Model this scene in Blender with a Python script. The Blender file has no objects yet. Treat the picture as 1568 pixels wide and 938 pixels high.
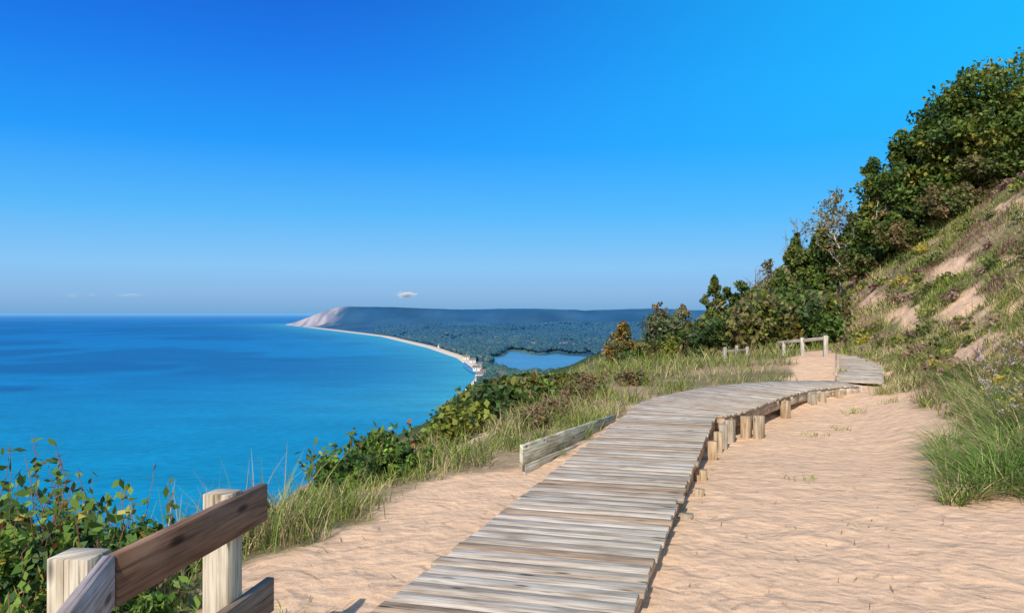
import bpy, math, bmesh, numpy as np
from mathutils import Vector
rng=np.random.default_rng(7)
WATER=-110.0
# ---------------------------------------------------------------- helpers
def h2(ix,iy,s):
    n=(ix*374761393+iy*668265263+s*144269504)&0xffffffff
    n=((n^(n>>13))*1274126177)&0xffffffff
    return ((n^(n>>16))&0xffff)/65535.0
def vn(x,y,s=0):
    x=np.asarray(x,float);y=np.asarray(y,float)
    xi=np.floor(x);yi=np.floor(y);fx=x-xi;fy=y-yi
    fx=fx*fx*(3-2*fx);fy=fy*fy*(3-2*fy)
    xi=xi.astype(np.int64)+100000;yi=yi.astype(np.int64)+100000
    a=h2(xi,yi,s);b=h2(xi+1,yi,s);c=h2(xi,yi+1,s);d=h2(xi+1,yi+1,s)
    return (a*(1-fx)+b*fx)*(1-fy)+(c*(1-fx)+d*fx)*fy
def fbm(x,y,s=0,o=4):
    r=0;a=.5;t=0
    for i in range(o):
        r=r+a*vn(x*2**i,y*2**i,s+i*17);t+=a;a*=.5
    return r/t
def S(x,a,b):
    t=np.clip((x-a)/(b-a),0,1);return t*t*(3-2*t)
def lerp(a,b,t): return a+(b-a)*t
C=lambda *a:np.array(a,float)
def mesh_obj(name,V,F,mat,col=None,puv=None,smooth=False,parent=None):
    V=np.asarray(V,np.float32);F=np.asarray(F,np.int32)
    me=bpy.data.meshes.new(name);n=len(V);m,k=F.shape
    me.vertices.add(n);me.vertices.foreach_set("co",V.ravel())
    me.loops.add(m*k);me.loops.foreach_set("vertex_index",F.ravel())
    me.polygons.add(m)
    me.polygons.foreach_set("loop_start",np.arange(0,m*k,k,dtype=np.int32))
    me.polygons.foreach_set("loop_total",np.full(m,k,np.int32))
    if smooth: me.polygons.foreach_set("use_smooth",np.ones(m,bool))
    me.update(calc_edges=True)
    if col is not None:
        c=np.ones((n,4),np.float32);c[:,:3]=col
        me.color_attributes.new("Col",'FLOAT_COLOR','POINT').data.foreach_set("color",c.ravel())
    if puv is not None:
        me.attributes.new("puv",'FLOAT_VECTOR','POINT').data.foreach_set("vector",np.asarray(puv,np.float32).ravel())
    me.materials.append(mat)
    ob=bpy.data.objects.new(name,me);bpy.context.collection.objects.link(ob)
    if parent: ob.parent=parent
    return ob
def empty(name,loc=(0,0,0)):
    e=bpy.data.objects.new(name,None);e.location=loc;e.empty_display_size=.3
    bpy.context.collection.objects.link(e);return e
def parent_keep(ob,e):
    ob.parent=e;ob.location=(-e.location[0],-e.location[1],-e.location[2])
# ---------------------------------------------------------------- materials
def newmat(name):
    m=bpy.data.materials.new(name);m.use_nodes=True
    nt=m.node_tree;b=nt.nodes["Principled BSDF"];return m,nt,b
def N(nt,t,**kw):
    n=nt.nodes.new(t)
    for k,v in kw.items(): setattr(n,k,v)
    return n
def ramp(nt,pts,inter='LINEAR'):
    r=N(nt,"ShaderNodeValToRGB");e=r.color_ramp;e.interpolation=inter
    while len(e.elements)<len(pts): e.elements.new(.5)
    for el,(p,c) in zip(e.elements,pts):
        el.position=p;el.color=(c[0],c[1],c[2],1) if not np.isscalar(c) else (c,c,c,1)
    return r
def mulcol(nt,a,b,f=1.0):
    m=N(nt,"ShaderNodeMix",data_type='RGBA',blend_type='MULTIPLY');m.inputs[0].default_value=f
    nt.links.new(a,m.inputs[6]);nt.links.new(b,m.inputs[7]);return m.outputs[2]
def mat_terrain():
    m,nt,b=newmat("terrain_mat");L=nt.links.new
    at=N(nt,"ShaderNodeAttribute",attribute_name="Col");g=N(nt,"ShaderNodeNewGeometry")
    n1=N(nt,"ShaderNodeTexNoise");n1.inputs["Scale"].default_value=6.0;n1.inputs["Detail"].default_value=6
    n2=N(nt,"ShaderNodeTexNoise");n2.inputs["Scale"].default_value=95;n2.inputs["Detail"].default_value=3
    v=N(nt,"ShaderNodeTexVoronoi",feature='SMOOTH_F1');v.inputs["Scale"].default_value=4.6;v.inputs["Smoothness"].default_value=.8
    v2=N(nt,"ShaderNodeTexVoronoi",feature='SMOOTH_F1');v2.inputs["Scale"].default_value=12;v2.inputs["Smoothness"].default_value=.4
    nd=N(nt,"ShaderNodeTexNoise");nd.inputs["Scale"].default_value=3.5
    mx=N(nt,"ShaderNodeMix",data_type='VECTOR');mx.inputs[0].default_value=.22
    for n in(n1,n2,nd): L(g.outputs["Position"],n.inputs["Vector"])
    L(g.outputs["Position"],mx.inputs[4]);L(nd.outputs["Color"],mx.inputs[5]);L(mx.outputs[1],v.inputs["Vector"]);L(mx.outputs[1],v2.inputs["Vector"])
    r1=ramp(nt,[(.3,.86),(.7,1.08)]);L(n1.outputs[0],r1.inputs[0])
    r2=ramp(nt,[(.3,.80),(.7,1.12)]);L(n2.outputs[0],r2.inputs[0])
    L(mulcol(nt,mulcol(nt,at.outputs["Color"],r1.outputs[0]),r2.outputs[0]),b.inputs["Base Color"])
    a0=N(nt,"ShaderNodeMath",operation='MULTIPLY_ADD');L(v2.outputs["Distance"],a0.inputs[0]);a0.inputs[1].default_value=.6;L(n1.outputs[0],a0.inputs[2])
    a1=N(nt,"ShaderNodeMath",operation='MULTIPLY_ADD');L(v.outputs["Distance"],a1.inputs[0]);a1.inputs[1].default_value=1.3;L(a0.outputs[0],a1.inputs[2])
    a2=N(nt,"ShaderNodeMath",operation='MULTIPLY_ADD');L(n2.outputs[0],a2.inputs[0]);a2.inputs[1].default_value=.16;L(a1.outputs[0],a2.inputs[2])
    bp=N(nt,"ShaderNodeBump");bp.inputs["Strength"].default_value=.75;bp.inputs["Distance"].default_value=.042
    L(a2.outputs[0],bp.inputs["Height"]);L(bp.outputs[0],b.inputs["Normal"])
    b.inputs["Roughness"].default_value=.95;b.inputs["Specular IOR Level"].default_value=.1
    return m
def mat_leaf(name,trans=.25,rough=.55,spec=.25):
    m,nt,b=newmat(name);L=nt.links.new
    at=N(nt,"ShaderNodeAttribute",attribute_name="Col")
    L(at.outputs["Color"],b.inputs["Base Color"]);b.inputs["Roughness"].default_value=rough
    b.inputs["Specular IOR Level"].default_value=spec
    if trans>0:
        t=N(nt,"ShaderNodeBsdfTranslucent");L(at.outputs["Color"],t.inputs[0])
        mx=N(nt,"ShaderNodeMixShader");mx.inputs[0].default_value=trans
        L(b.outputs[0],mx.inputs[1]);L(t.outputs[0],mx.inputs[2])
        L(mx.outputs[0],nt.nodes["Material Output"].inputs[0])
    return m
def mat_wood():
    m,nt,b=newmat("weathered_wood");L=nt.links.new
    at=N(nt,"ShaderNodeAttribute",attribute_name="Col");p=N(nt,"ShaderNodeAttribute",attribute_name="puv")
    def mp(s):
        k=N(nt,"ShaderNodeMapping");k.inputs["Scale"].default_value=s;L(p.outputs["Vector"],k.inputs[0]);return k.outputs[0]
    g1=N(nt,"ShaderNodeTexNoise");g1.inputs["Scale"].default_value=1;g1.inputs["Detail"].default_value=6;g1.inputs["Distortion"].default_value=.6;L(mp((2.2,60,7)),g1.inputs["Vector"])
    g2=N(nt,"ShaderNodeTexNoise");g2.inputs["Scale"].default_value=1;g2.inputs["Detail"].default_value=5;L(mp((3.0,14,9)),g2.inputs["Vector"])
    g3=N(nt,"ShaderNodeTexNoise");g3.inputs["Scale"].default_value=1;g3.inputs["Detail"].default_value=3;L(mp((1.6,110,3)),g3.inputs["Vector"])
    kn=N(nt,"ShaderNodeTexVoronoi",feature='F1');kn.inputs["Scale"].default_value=1;L(mp((2.6,9,5)),kn.inputs["Vector"])
    r1=ramp(nt,[(.30,(.52,.47,.42)),(.52,(.96,.94,.92)),(.72,(1.15,1.14,1.13))]);L(g1.outputs[0],r1.inputs[0])
    r2=ramp(nt,[(.3,(.62,.55,.47)),(.62,(1.08,1.08,1.08))]);L(g2.outputs[0],r2.inputs[0])
    r3=ramp(nt,[(.30,.15),(.38,1.0)]);L(g3.outputs[0],r3.inputs[0])
    r4=ramp(nt,[(.08,.15),(.19,1.0)]);L(kn.outputs["Distance"],r4.inputs[0])
    c=mulcol(nt,at.outputs["Color"],r1.outputs[0]);c=mulcol(nt,c,r2.outputs[0]);c=mulcol(nt,c,r3.outputs[0],.75);c=mulcol(nt,c,r4.outputs[0],.9)
    L(c,b.inputs["Base Color"]);b.inputs["Roughness"].default_value=.8;b.inputs["Specular IOR Level"].default_value=.2
    ad=N(nt,"ShaderNodeMath",operation='ADD');L(g1.outputs[0],ad.inputs[0]);L(r3.outputs[0],ad.inputs[1])
    bp=N(nt,"ShaderNodeBump");bp.inputs["Strength"].default_value=.45;bp.inputs["Distance"].default_value=.005
    L(ad.outputs[0],bp.inputs["Height"]);L(bp.outputs[0],b.inputs["Normal"])
    return m
def mat_water(name,base=None):
    m,nt,b=newmat(name);L=nt.links.new
    g=N(nt,"ShaderNodeNewGeometry")
    at=N(nt,"ShaderNodeAttribute",attribute_name="Col")
    def ns(sc,d):
        mp=N(nt,"ShaderNodeMapping");mp.inputs["Scale"].default_value=sc;mp.inputs["Rotation"].default_value=(0,0,.35);L(g.outputs["Position"],mp.inputs[0])
        n=N(nt,"ShaderNodeTexNoise");n.inputs["Scale"].default_value=1;n.inputs["Detail"].default_value=d;L(mp.outputs[0],n.inputs["Vector"]);return n
    n=ns((.008,.02,.01),5);n2=ns((.10,.16,.1),4)
    r=ramp(nt,[(.3,.82),(.7,1.08)]);L(n.outputs[0],r.inputs[0])
    r2=ramp(nt,[(.35,.84),(.68,1.12)]);L(n2.outputs[0],r2.inputs[0])
    L(mulcol(nt,mulcol(nt,at.outputs["Color"],r.outputs[0]),r2.outputs[0]),b.inputs["Base Color"])
    b.inputs["Roughness"].default_value=.4;b.inputs["Specular IOR Level"].default_value=.18
    w=N(nt,"ShaderNodeTexNoise");w.inputs["Scale"].default_value=.15;w.inputs["Detail"].default_value=6;L(g.outputs["Position"],w.inputs["Vector"])
    bp=N(nt,"ShaderNodeBump");bp.inputs["Strength"].default_value=.6;bp.inputs["Distance"].default_value=1.2
    L(w.outputs[0],bp.inputs["Height"]);L(bp.outputs[0],b.inputs["Normal"])
    return m
def mat_plain(name,col,rough=.8):
    m,nt,b=newmat(name);n=N(nt,"ShaderNodeTexNoise");n.inputs["Scale"].default_value=6
    r=ramp(nt,[(.3,tuple(c*.8 for c in col)),(.7,col)]);nt.links.new(n.outputs[0],r.inputs[0]);nt.links.new(r.outputs[0],b.inputs["Base Color"])
    b.inputs["Roughness"].default_value=rough;return m
M_T=mat_terrain();M_L=mat_leaf("leaf_mat",.3);M_G=mat_leaf("grass_mat",.25,.6,.2);M_F=mat_leaf("forest_mat",0,.9,.05)
M_W=mat_wood();M_WA=mat_water("lake_water_mat")
M_B=mat_leaf("bark_mat",0,.9,.1)
# ---------------------------------------------------------------- terrain function
EY=[-10,0,4,6,8,10,14,20,35,50,100,1000,12000];EX=[-6.6,-3.6,-2.5,-2.2,-1.7,-1.2,.2,1.9,6,9.2,21,240,2900]
edge=lambda y:np.interp(y,EY,EX)
SY=[0,600,760,850,930,1000,1110,1250,1327,1450,1612,1934,2507,3660,5015,7127,7600,9000,12500]
SX=[500,260,60,-20,-66,-78,-76,-72,-69,-74,-94,-140,-273,-606,-1157,-2020,-1990,-1500,-1000]
shore=lambda y:np.interp(y,SY,SX)
def st(x,y): return .956*x-.292*y,.292*x+.956*y
def qhill(x,y):
    s,t=st(x,y);s0=np.where(t<26,3.2,3.2-.17*(t-26));s0=np.maximum(s0,-6.0-0.0*t)
    return s-s0
RY=[-5,0,4.55,12.2,13.2,14,15.3,16.7,17.9,18.5,19.6,24.6];RX=[-2.2,-.69,.69,3.02,3.5,4.1,4.9,5.8,6.9,7.7,8.9,11.4]
LY=[-5,.8,4.55,12.6,14.2,15.4,17,18.6,19.7,20.1,25];LX=[-3.7,-1.95,-.81,1.65,2.1,2.55,3.5,4.7,6.0,7.9,10.1]
def lake_in(x,y):
    r=np.hypot((x-74-(y-1750)*.06)/(118+.05*(y-1750)),(y-1800)/(450))
    pt=np.exp(-(((x-78)/34)**2+((y-2150)/170)**2))*.9+np.exp(-(((x-150)/30)**2+((y-2120)/120)**2))*.5
    return r+.35*(vn(x/50,y/160,5)-.5)+.15*(vn(x/18,y/60,6)-.5)+pt
def H(x,y):
    x=np.asarray(x,float);y=np.asarray(y,float)
    q=qhill(x,y);e=edge(y);d=(e-x)*.95
    base=-1.77+.40*S(y,20,25)*S(x-e,1,6)-.045*np.maximum(y-90,0)
    rside=S(x,np.interp(y,RY,RX)-.9,np.interp(y,RY,RX)+.05)
    dep=np.interp(y,[0,6,9,12,15,17,19,21],[.04,.05,.13,.34,.36,.30,.1,0])
    base=base-dep*rside*(1-S(q,-1.6,.3))
    hill=.4*np.clip(q,0,1.5)+.80*np.clip(q-1.5,0,7.9)+.3*np.clip(q-9.4,0,40)
    hill=hill*(1-S(y,70,260))*S(y,-4,6)
    k=np.interp(y,[0,8,14,30],[.78,.7,.52,.42])
    dd=np.log1p(np.exp(np.clip(d*4,-40,40)))/4;dd=np.where(d>8,d,dd)
    drop=k*dd+.5*np.maximum(0,d-(3+.34*np.maximum(y,0)))
    near=base+hill-drop
    near=near+.05*(fbm(x*.9,y*.9,3)-.5)+.022*(fbm(x*3.3,y*3.3,8)-.5)*2*(1-S(y,20,40))
    veg=S(d,0,3)+S(q,.5,2);near=near+np.clip(veg,0,1)*(.9*(fbm(x*.35,y*.35,21)-.5)+.4*(fbm(x*1.1,y*1.1,22)-.5))
    near=near+S(y,30,150)*6*(fbm(x*.02,y*.02,30)-.5)
    ds=x-shore(y)
    low=WATER-6+8.5*S(ds,-14,20)+4*S(ds,20,150)
    low=low+S(ds,60,400)*(6*fbm(x/180,y/260,41)+S(y,2300,4500)*75*np.maximum(fbm(x/700+3,y/900,44)-.25,0))
    head=S(y,5900,7100)*(.45*np.clip(ds/480,0,1)+.55*S(ds,0,560))
    top=np.interp(x,[-2000,-1640,-1100,-500,0,500,950,1300,1800,2600],[150,162,158,134,145,134,110,146,118,140])
    top=top+9*(fbm(x/260,y/1800,52,3)-.5)+7*(fbm(x/70,y/700,57)-.5)
    low=np.where(head>0,low+(WATER+top-low)*head,low)
    li=lake_in(x,y);low=np.where(li<1.15,lerp(WATER-3,low,S(li,.9,1.15)),low)
    return np.maximum(near,np.where(y>450,low,-1e6)) 
BY=[-3,0,4,5.8,6.8,7.9,9.3,10,12,14,15.4,17,18.6,19.7,20.2,21,23,25,28,31,33]
BX=[-4.0,-3.05,-2.2,-1.88,-1.46,-.99,.12,.6,1.4,2.0,2.45,3.4,4.6,5.9,7.6,7.3,8.0,8.9,10.4,13,60]
def bankpatch(x,y):
    a=x/np.maximum(y,1)
    return S(a,-.135,-.105)*(1-S(a,-.05,-.025))*S(y,10.2,11.5)*(1-S(y,32,42))
def grassmask(x,y):
    nz=fbm(x*1.6,y*1.6,77)-.5;q=qhill(x,y)
    l=S(np.interp(y,BY,BX)-x+nz*.9,-.08,.25)
    r=S(q+nz*1.6+.25*(y>14),-.1,.5)
    g=np.maximum(l,r);s,t=st(x,y)
    for cs,ct,rs,rt in[(5.75,26.3,.55,2.3),(6.9,31.8,.5,2.2),(5.0,30.2,.55,2.4),(4.6,35.9,.55,2.6),(7.6,28.0,.35,1.4),(4.75,21.8,.35,1.2),(9.2,35.5,.35,1.5),(6.3,23.4,.3,1.0)]:
        rr=np.hypot((s-cs)/rs,(t-ct)/rt)+(fbm(x*1.1,y*1.1,91)-.5)*2.6
        g=g*S(rr,.5,1.25)
    for cx,cy,rx,ry in[(10.9,19.5,.8,1.1),(-.9,12.6,.6,1.4),(9.1,22.2,1.0,1.6)]:
        rr=np.hypot((x-cx)/rx,(y-cy)/ry)+(fbm(x*1.5,y*1.5,91)-.5)*2.2
        g=g*S(rr,.6,1.2)
    g=g*(1-bankpatch(x,y)*S(fbm(x*.8,y*.5,95),.33,.45))
    return g
def hazec(c,y,k=2900.0):  # aerial haze painted into the base colour, bluer with distance
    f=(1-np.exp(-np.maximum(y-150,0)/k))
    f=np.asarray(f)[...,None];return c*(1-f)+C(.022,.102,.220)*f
# ---------------------------------------------------------------- terrain mesh
r=[3.0]
while r[-1]<13000: r.append(r[-1]*(1.008 if r[-1]<45 else 1.0145))
r=np.array(r);a=np.arange(-.86,.90,.00265)
A,R=np.meshgrid(a,r);X=A*R;Y=R-6
Z=H(X,Y)
def gridfaces(nr,nc):
    i=np.arange(nr*nc).reshape(nr,nc)
    return np.stack([i[:-1,:-1],i[:-1,1:],i[1:,1:],i[1:,:-1]],-1).reshape(-1,4)
sand=C(.64,.425,.272);G=grassmask(X,Y)
nz=fbm(X*.7,Y*.7,101)
under=lerp(C(.31,.225,.135),C(.15,.14,.06),S(nz,.4,.65)[...,None])
col=lerp(sand*np.ones(3),under,(G*.95)[...,None])
fn=fbm(X/9,Y/9,120);forest=lerp(C(.03,.055,.018),C(.07,.09,.025),fn[...,None])
ff=S(Y,35,80)[...,None];col=lerp(col,forest,ff)
fl=fbm(X/160,Y/700,130);fcol=lerp(C(.006,.024,.014),C(.09,.14,.045),S(fl,.3,.7)[...,None])
f2_=fbm(X/45,Y/180,133);fcol=fcol*(.3+1.4*f2_)[...,None]
col=lerp(col,fcol,S(Y,500,900)[...,None])
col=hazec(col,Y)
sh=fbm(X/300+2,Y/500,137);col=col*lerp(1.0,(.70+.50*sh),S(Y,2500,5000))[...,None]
ds=X-shore(Y);bw=14+Y*.006
beach=(S(ds,-30,-8)*(1-S(ds,bw,bw*1.5)))*(Y>800)
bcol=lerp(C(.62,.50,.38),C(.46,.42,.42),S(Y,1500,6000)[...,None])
col=lerp(col,bcol,beach[...,None])
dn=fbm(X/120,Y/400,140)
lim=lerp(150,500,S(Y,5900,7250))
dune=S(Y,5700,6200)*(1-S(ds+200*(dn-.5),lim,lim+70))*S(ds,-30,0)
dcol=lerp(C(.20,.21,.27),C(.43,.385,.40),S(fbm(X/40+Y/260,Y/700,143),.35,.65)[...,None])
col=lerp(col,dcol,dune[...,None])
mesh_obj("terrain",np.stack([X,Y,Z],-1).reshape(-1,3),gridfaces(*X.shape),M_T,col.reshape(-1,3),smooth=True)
# ---------------------------------------------------------------- water
r=[20.0]
while r[-1]<90000: r.append(r[-1]*1.018)
r=np.array(r);a=np.arange(-2.2,1.0,.006);A,R=np.meshgrid(a,r);X=A*R;Y=R-30
sd=shore(Y)-X
n1=fbm(X/420+1.3,Y/700,200);n2=fbm(X/150,Y/420,205)
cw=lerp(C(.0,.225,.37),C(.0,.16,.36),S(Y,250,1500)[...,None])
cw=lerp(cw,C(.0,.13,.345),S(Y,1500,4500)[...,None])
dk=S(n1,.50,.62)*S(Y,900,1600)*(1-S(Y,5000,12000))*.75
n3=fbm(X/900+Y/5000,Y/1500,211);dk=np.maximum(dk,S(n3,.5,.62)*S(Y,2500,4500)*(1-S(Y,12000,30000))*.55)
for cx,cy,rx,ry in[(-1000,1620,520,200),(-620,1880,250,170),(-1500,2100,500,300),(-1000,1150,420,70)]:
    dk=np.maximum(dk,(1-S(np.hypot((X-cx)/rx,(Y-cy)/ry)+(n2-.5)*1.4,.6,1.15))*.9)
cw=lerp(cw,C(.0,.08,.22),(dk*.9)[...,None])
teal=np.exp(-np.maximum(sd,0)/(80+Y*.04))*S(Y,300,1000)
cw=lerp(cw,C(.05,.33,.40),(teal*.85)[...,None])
cw=lerp(cw,C(.16,.38,.57),S(Y,5000,45000)[...,None]**.75)  # pale horizon haze painted into the far water colour
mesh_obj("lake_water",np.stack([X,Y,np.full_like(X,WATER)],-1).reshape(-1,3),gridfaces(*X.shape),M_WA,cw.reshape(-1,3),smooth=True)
th=np.linspace(0,2*np.pi,64,endpoint=False)
V=np.stack([75+np.cos(th)*180,1780+np.sin(th)*560,np.full(64,WATER+1.2)],-1);V=np.vstack([V,[[75,1780,WATER+1.2]]])
F=np.array([[i,(i+1)%64,64] for i in range(64)])
mesh_obj("inland_lake",V,F,M_WA,np.tile(C(.07,.23,.38),(65,1)))
# ---------------------------------------------------------------- wood
class Wood:
    def __init__(s): s.V=[];s.F=[];s.C=[];s.P=[]
    def box(s,c8,col,ln,w,h):
        b=len(s.V);rn=rng.random()*40
        s.V+= [tuple(v) for v in c8]
        for i in range(8):
            al=0 if i<4 else ln;k=i%4;wv=w if k in(1,2) else 0;hv=h if k in(2,3) else 0
            s.P.append((al+rn,wv+hv*.9+rn*3,rn+hv*.3));s.C.append(tuple(col))
        for f in[(0,1,2,3),(7,6,5,4),(0,4,5,1),(1,5,6,2),(2,6,7,3),(3,7,4,0)]: s.F.append([b+i for i in f])
    def beam(s,p0,p1,w,h,col,up=(0,0,1)):
        p0=np.array(p0,float);p1=np.array(p1,float);d=p1-p0;ln=np.linalg.norm(d);d/=ln
        sd=np.cross(d,up);sd/=np.linalg.norm(sd);u=np.cross(sd,d)
        c=[]
        for p in(p0,p1):
            for a,b in((-1,-1),(1,-1),(1,1),(-1,1)): c.append(p+sd*a*w/2+u*b*h/2)
        s.box(c,col,ln,w,h)
    def make(s,name,parent=None,bev=.004):
        o=mesh_obj(name,s.V,s.F,M_W,np.array(s.C),np.array(s.P))
        m=o.modifiers.new("b",'BEVEL');m.width=bev;m.segments=1;m.limit_method='ANGLE'
        if parent: parent_keep(o,parent)
        return o
def deckstrip(W,L,Rr,step=.182,seed=0):
    L=np.array(L,float);Rr=np.array(Rr,float)
    Mc=(L+Rr)/2;dd=np.r_[0,np.cumsum(np.linalg.norm(np.diff(Mc,axis=0),axis=1))]
    n=int(dd[-1]/step)
    f=lambda P,t:np.array([np.interp(t,dd,P[:,i]) for i in range(3)])
    for i in range(n):
        t0=i*step+.003+rng.random()*.002;t1=(i+1)*step-.003-rng.random()*.004
        l0,l1,r0,r1=f(L,t0),f(L,t1),f(Rr,t0),f(Rr,t1)
        ax=(r0-l0)/np.linalg.norm(r0-l0);e0=rng.normal()*.014;e1=rng.normal()*.014
        l0=l0-ax*e0;l1=l1-ax*e0;r0=r0+ax*e1;r1=r1+ax*e1
        z=rng.normal(size=2)*.0018;tl=rng.normal()*.0012
        l0[2]+=z[0]+tl;l1[2]+=z[0]-tl;r0[2]+=z[1]+tl;r1[2]+=z[1]-tl
        g=rng.random();c=lerp(C(.59,.53,.45),C(.50,.42,.33),g)*rng.uniform(.80,1.1)
        if rng.random()<.12: c=c*C(.85,.74,.64)
        dn=C(0,0,-.038);w=np.linalg.norm(l1-l0)
        W.box([l0+dn,l1+dn,l1,l0,r0+dn,r1+dn,r1,r0],c,np.linalg.norm(r0-l0),w,.038)
zt=-1.70
Lp=[(-1.95-.304*3,.8-3),(-1.95,.8),(1.65,12.6),(2.1,14.2),(2.55,15.5),(3.5,17.1),(4.7,18.6),(6.0,19.6),(7.2,20.0),(8.12,20.05)]
Rp=[(-.57-.304*3,.4-3),(-.57,.4),(3.02,12.2),(3.5,13.2),(4.1,14.0),(4.9,15.3),(5.8,16.7),(6.8,17.9),(7.5,18.4),(8.05,18.68)]
def smooth_poly(P,n=12):
    P=np.array(P,float);out=[]
    for i in range(len(P)-1):
        p0=P[max(i-1,0)];p1=P[i];p2=P[i+1];p3=P[min(i+2,len(P)-1)]
        for t in np.linspace(0,1,n,endpoint=False):
            if i<2: out.append(p1+(p2-p1)*t)
            else: out.append(.5*((2*p1)+(-p0+p2)*t+(2*p0-5*p1+4*p2-p3)*t*t+(-p0+3*p1-3*p2+p3)*t**3))
    out.append(P[-1]);return np.array(out)
Ls=smooth_poly(Lp);Rs=smooth_poly(Rp)
L3=np.c_[Ls,np.full(len(Ls),zt)];R3=np.c_[Rs,np.full(len(Rs),zt)]
bw_=empty("boardwalk",(1,8,zt))
W=Wood();deckstrip(W,L3,R3);W.make("deck_planks",bw_,.003)
W=Wood()
Lb=np.array([(8.16,20.06,zt+.0),(9.2,22.6,zt+.17),(10.15,25,zt+.36)]);Rb=np.array([(8.95,19.4,zt+.0),(10.2,22.1,zt+.17),(11.35,24.6,zt+.36)])
deckstrip(W,Lb,Rb);W.make("ramp_planks",bw_,.003)
W=Wood()
def ins(A,B,d):
    v=B-A;v/=np.linalg.norm(v,axis=1)[:,None];return A+v*d
for off,A,B in((.05,R3,L3),(.05,L3,R3)):
    E=ins(A,B,off)[12::4]
    for i in range(len(E)-1):
        g=lerp(C(.40,.29,.20),C(.56,.50,.42),S(E[i][1],12,16))*rng.uniform(.9,1.1)
        W.beam(E[i]+C(0,0,-.135),E[i+1]+C(0,0,-.135),.04,.185,g)
for E in(Lb,Rb):
    for i in range(len(E)-1): W.beam(E[i]+C(0,0,-.12),E[i+1]+C(0,0,-.12),.04,.16,C(.5,.45,.38))
W.beam((8.10,18.62,zt-.10),(8.17,20.1,zt-.10),.04,.17,C(.6,.57,.52))
W.beam((8.10,20.1,zt+.05),(10.08,25,zt+.42),.05,.13,C(.40,.37,.33))
W.make("stringers",bw_)
W=Wood();Rd=R3;
for yy,o,w,tz in[(7.3,.02,.12,-.12),(7.9,.05,.10,-.1),(8.9,.03,.13,-.1),(11.5,.04,.13,-.08),(12.0,.08,.13,-.1),(12.55,.12,.13,-.02),(13.25,.03,.14,-.04),(13.7,.08,.15,-.02),(13.75,.28,.15,-.0),(16.1,.06,.15,-.03),(16.25,-.1,.12,-.06),(17.6,.05,.15,-.06),(17.9,.1,.13,-.04),(18.35,.05,.14,-.06)]:
    i=np.argmin(abs(Rd[:,1]-yy));v=R3[i]-L3[i];v/=np.linalg.norm(v);p=R3[i]+v*(o+.03)
    tp=zt-.045+tz*.6;gz=float(H(p[0],p[1]))
    c=lerp(C(.48,.34,.20),C(.42,.38,.31),rng.random())
    W.beam((p[0],p[1],gz-.3),(p[0]+rng.normal()*.01,p[1],tp),w,w*.95,c,up=(v[0],v[1],.01))
W.make("support_posts",bw_)
eb=empty("edging_board",(.1,8.6,-1.6));W=Wood()
p0=C(.10,8.75,-1.56);p1=C(1.66,13.1,-1.78)
W.beam(p0,p1,.04,.24,C(.50,.49,.39));W.beam(p0+C(.03,.06,-.19),p1+C(.05,-.3,-.14),.04,.17,C(.42,.40,.33))
W.beam((.15,9.0,-2.1),(.15,9.0,-1.50),.08,.08,C(.4,.34,.27),up=(1,0,0))
W.make("board",eb)
fe=empty("wooden_fence",(-1.4,3.3,-1.7))
W=Wood();br=C(.24,.145,.10)
W.beam((-1.425,2.87,-.955),(-1.255,4.07,-.955),.042,.185,br);W.make("upper_rail",fe,.003)
W=Wood();W.beam((-1.432,2.862,-.953),(-1.21,2.0,-.953),.042,.185,C(.44,.38,.38));W.make("near_rail",fe,.003)
W=Wood();W.beam((-1.43,2.9,-1.435),(-1.235,4.12,-1.435),.042,.17,C(.28,.20,.15));W.beam((-1.43,2.88,-1.435),(-1.21,2.0,-1.435),.042,.17,C(.3,.25,.22));W.make("lower_rail",fe,.003)
W=Wood();W.beam((-1.365,3.80,-2.4),(-1.365,3.80,-.845),.13,.13,C(.50,.45,.36),up=(.17,.98,0));W.make("far_post",fe,.003)
W=Wood();W.beam((-1.535,2.86,-2.4),(-1.535,2.86,-.855),.15,.14,C(.54,.49,.40),up=(.1,.99,0));W.make("corner_post",fe,.003)
f2=empty("wooden_fence",(9.6,24.6,-1.4));W=Wood()
def post(x,y,h,w=.12,c=C(.58,.55,.50)):
    z=float(H(x,y));W.beam((x,y,z-.3),(x,y,z+h),w,w,c,up=(1,0,0));return z+h
a1=post(9.75,25.0,.66);a2=post(9.2,25.5,.58,.10);a3=post(8.75,25.9,.45,.09)
W.beam((9.75,25.0,a1-.09),(8.6,26.0,a3-.03),.04,.10,C(.36,.33,.30));W.make("posts_and_rail",f2)
f3=empty("wooden_fence",(6.6,25,-1.6));W=Wood()
b1=post(6.75,25.5,.5,.09,C(.40,.37,.33));b2=post(7.15,25.6,.5,.09,C(.40,.37,.33));b3=post(7.6,26,.4,.09,C(.4,.37,.33));W.beam((6.7,25.6,b1-.15),(7.7,26.1,b3-.1),.04,.08,C(.32,.29,.25));W.make("posts_and_rail",f3)
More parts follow.
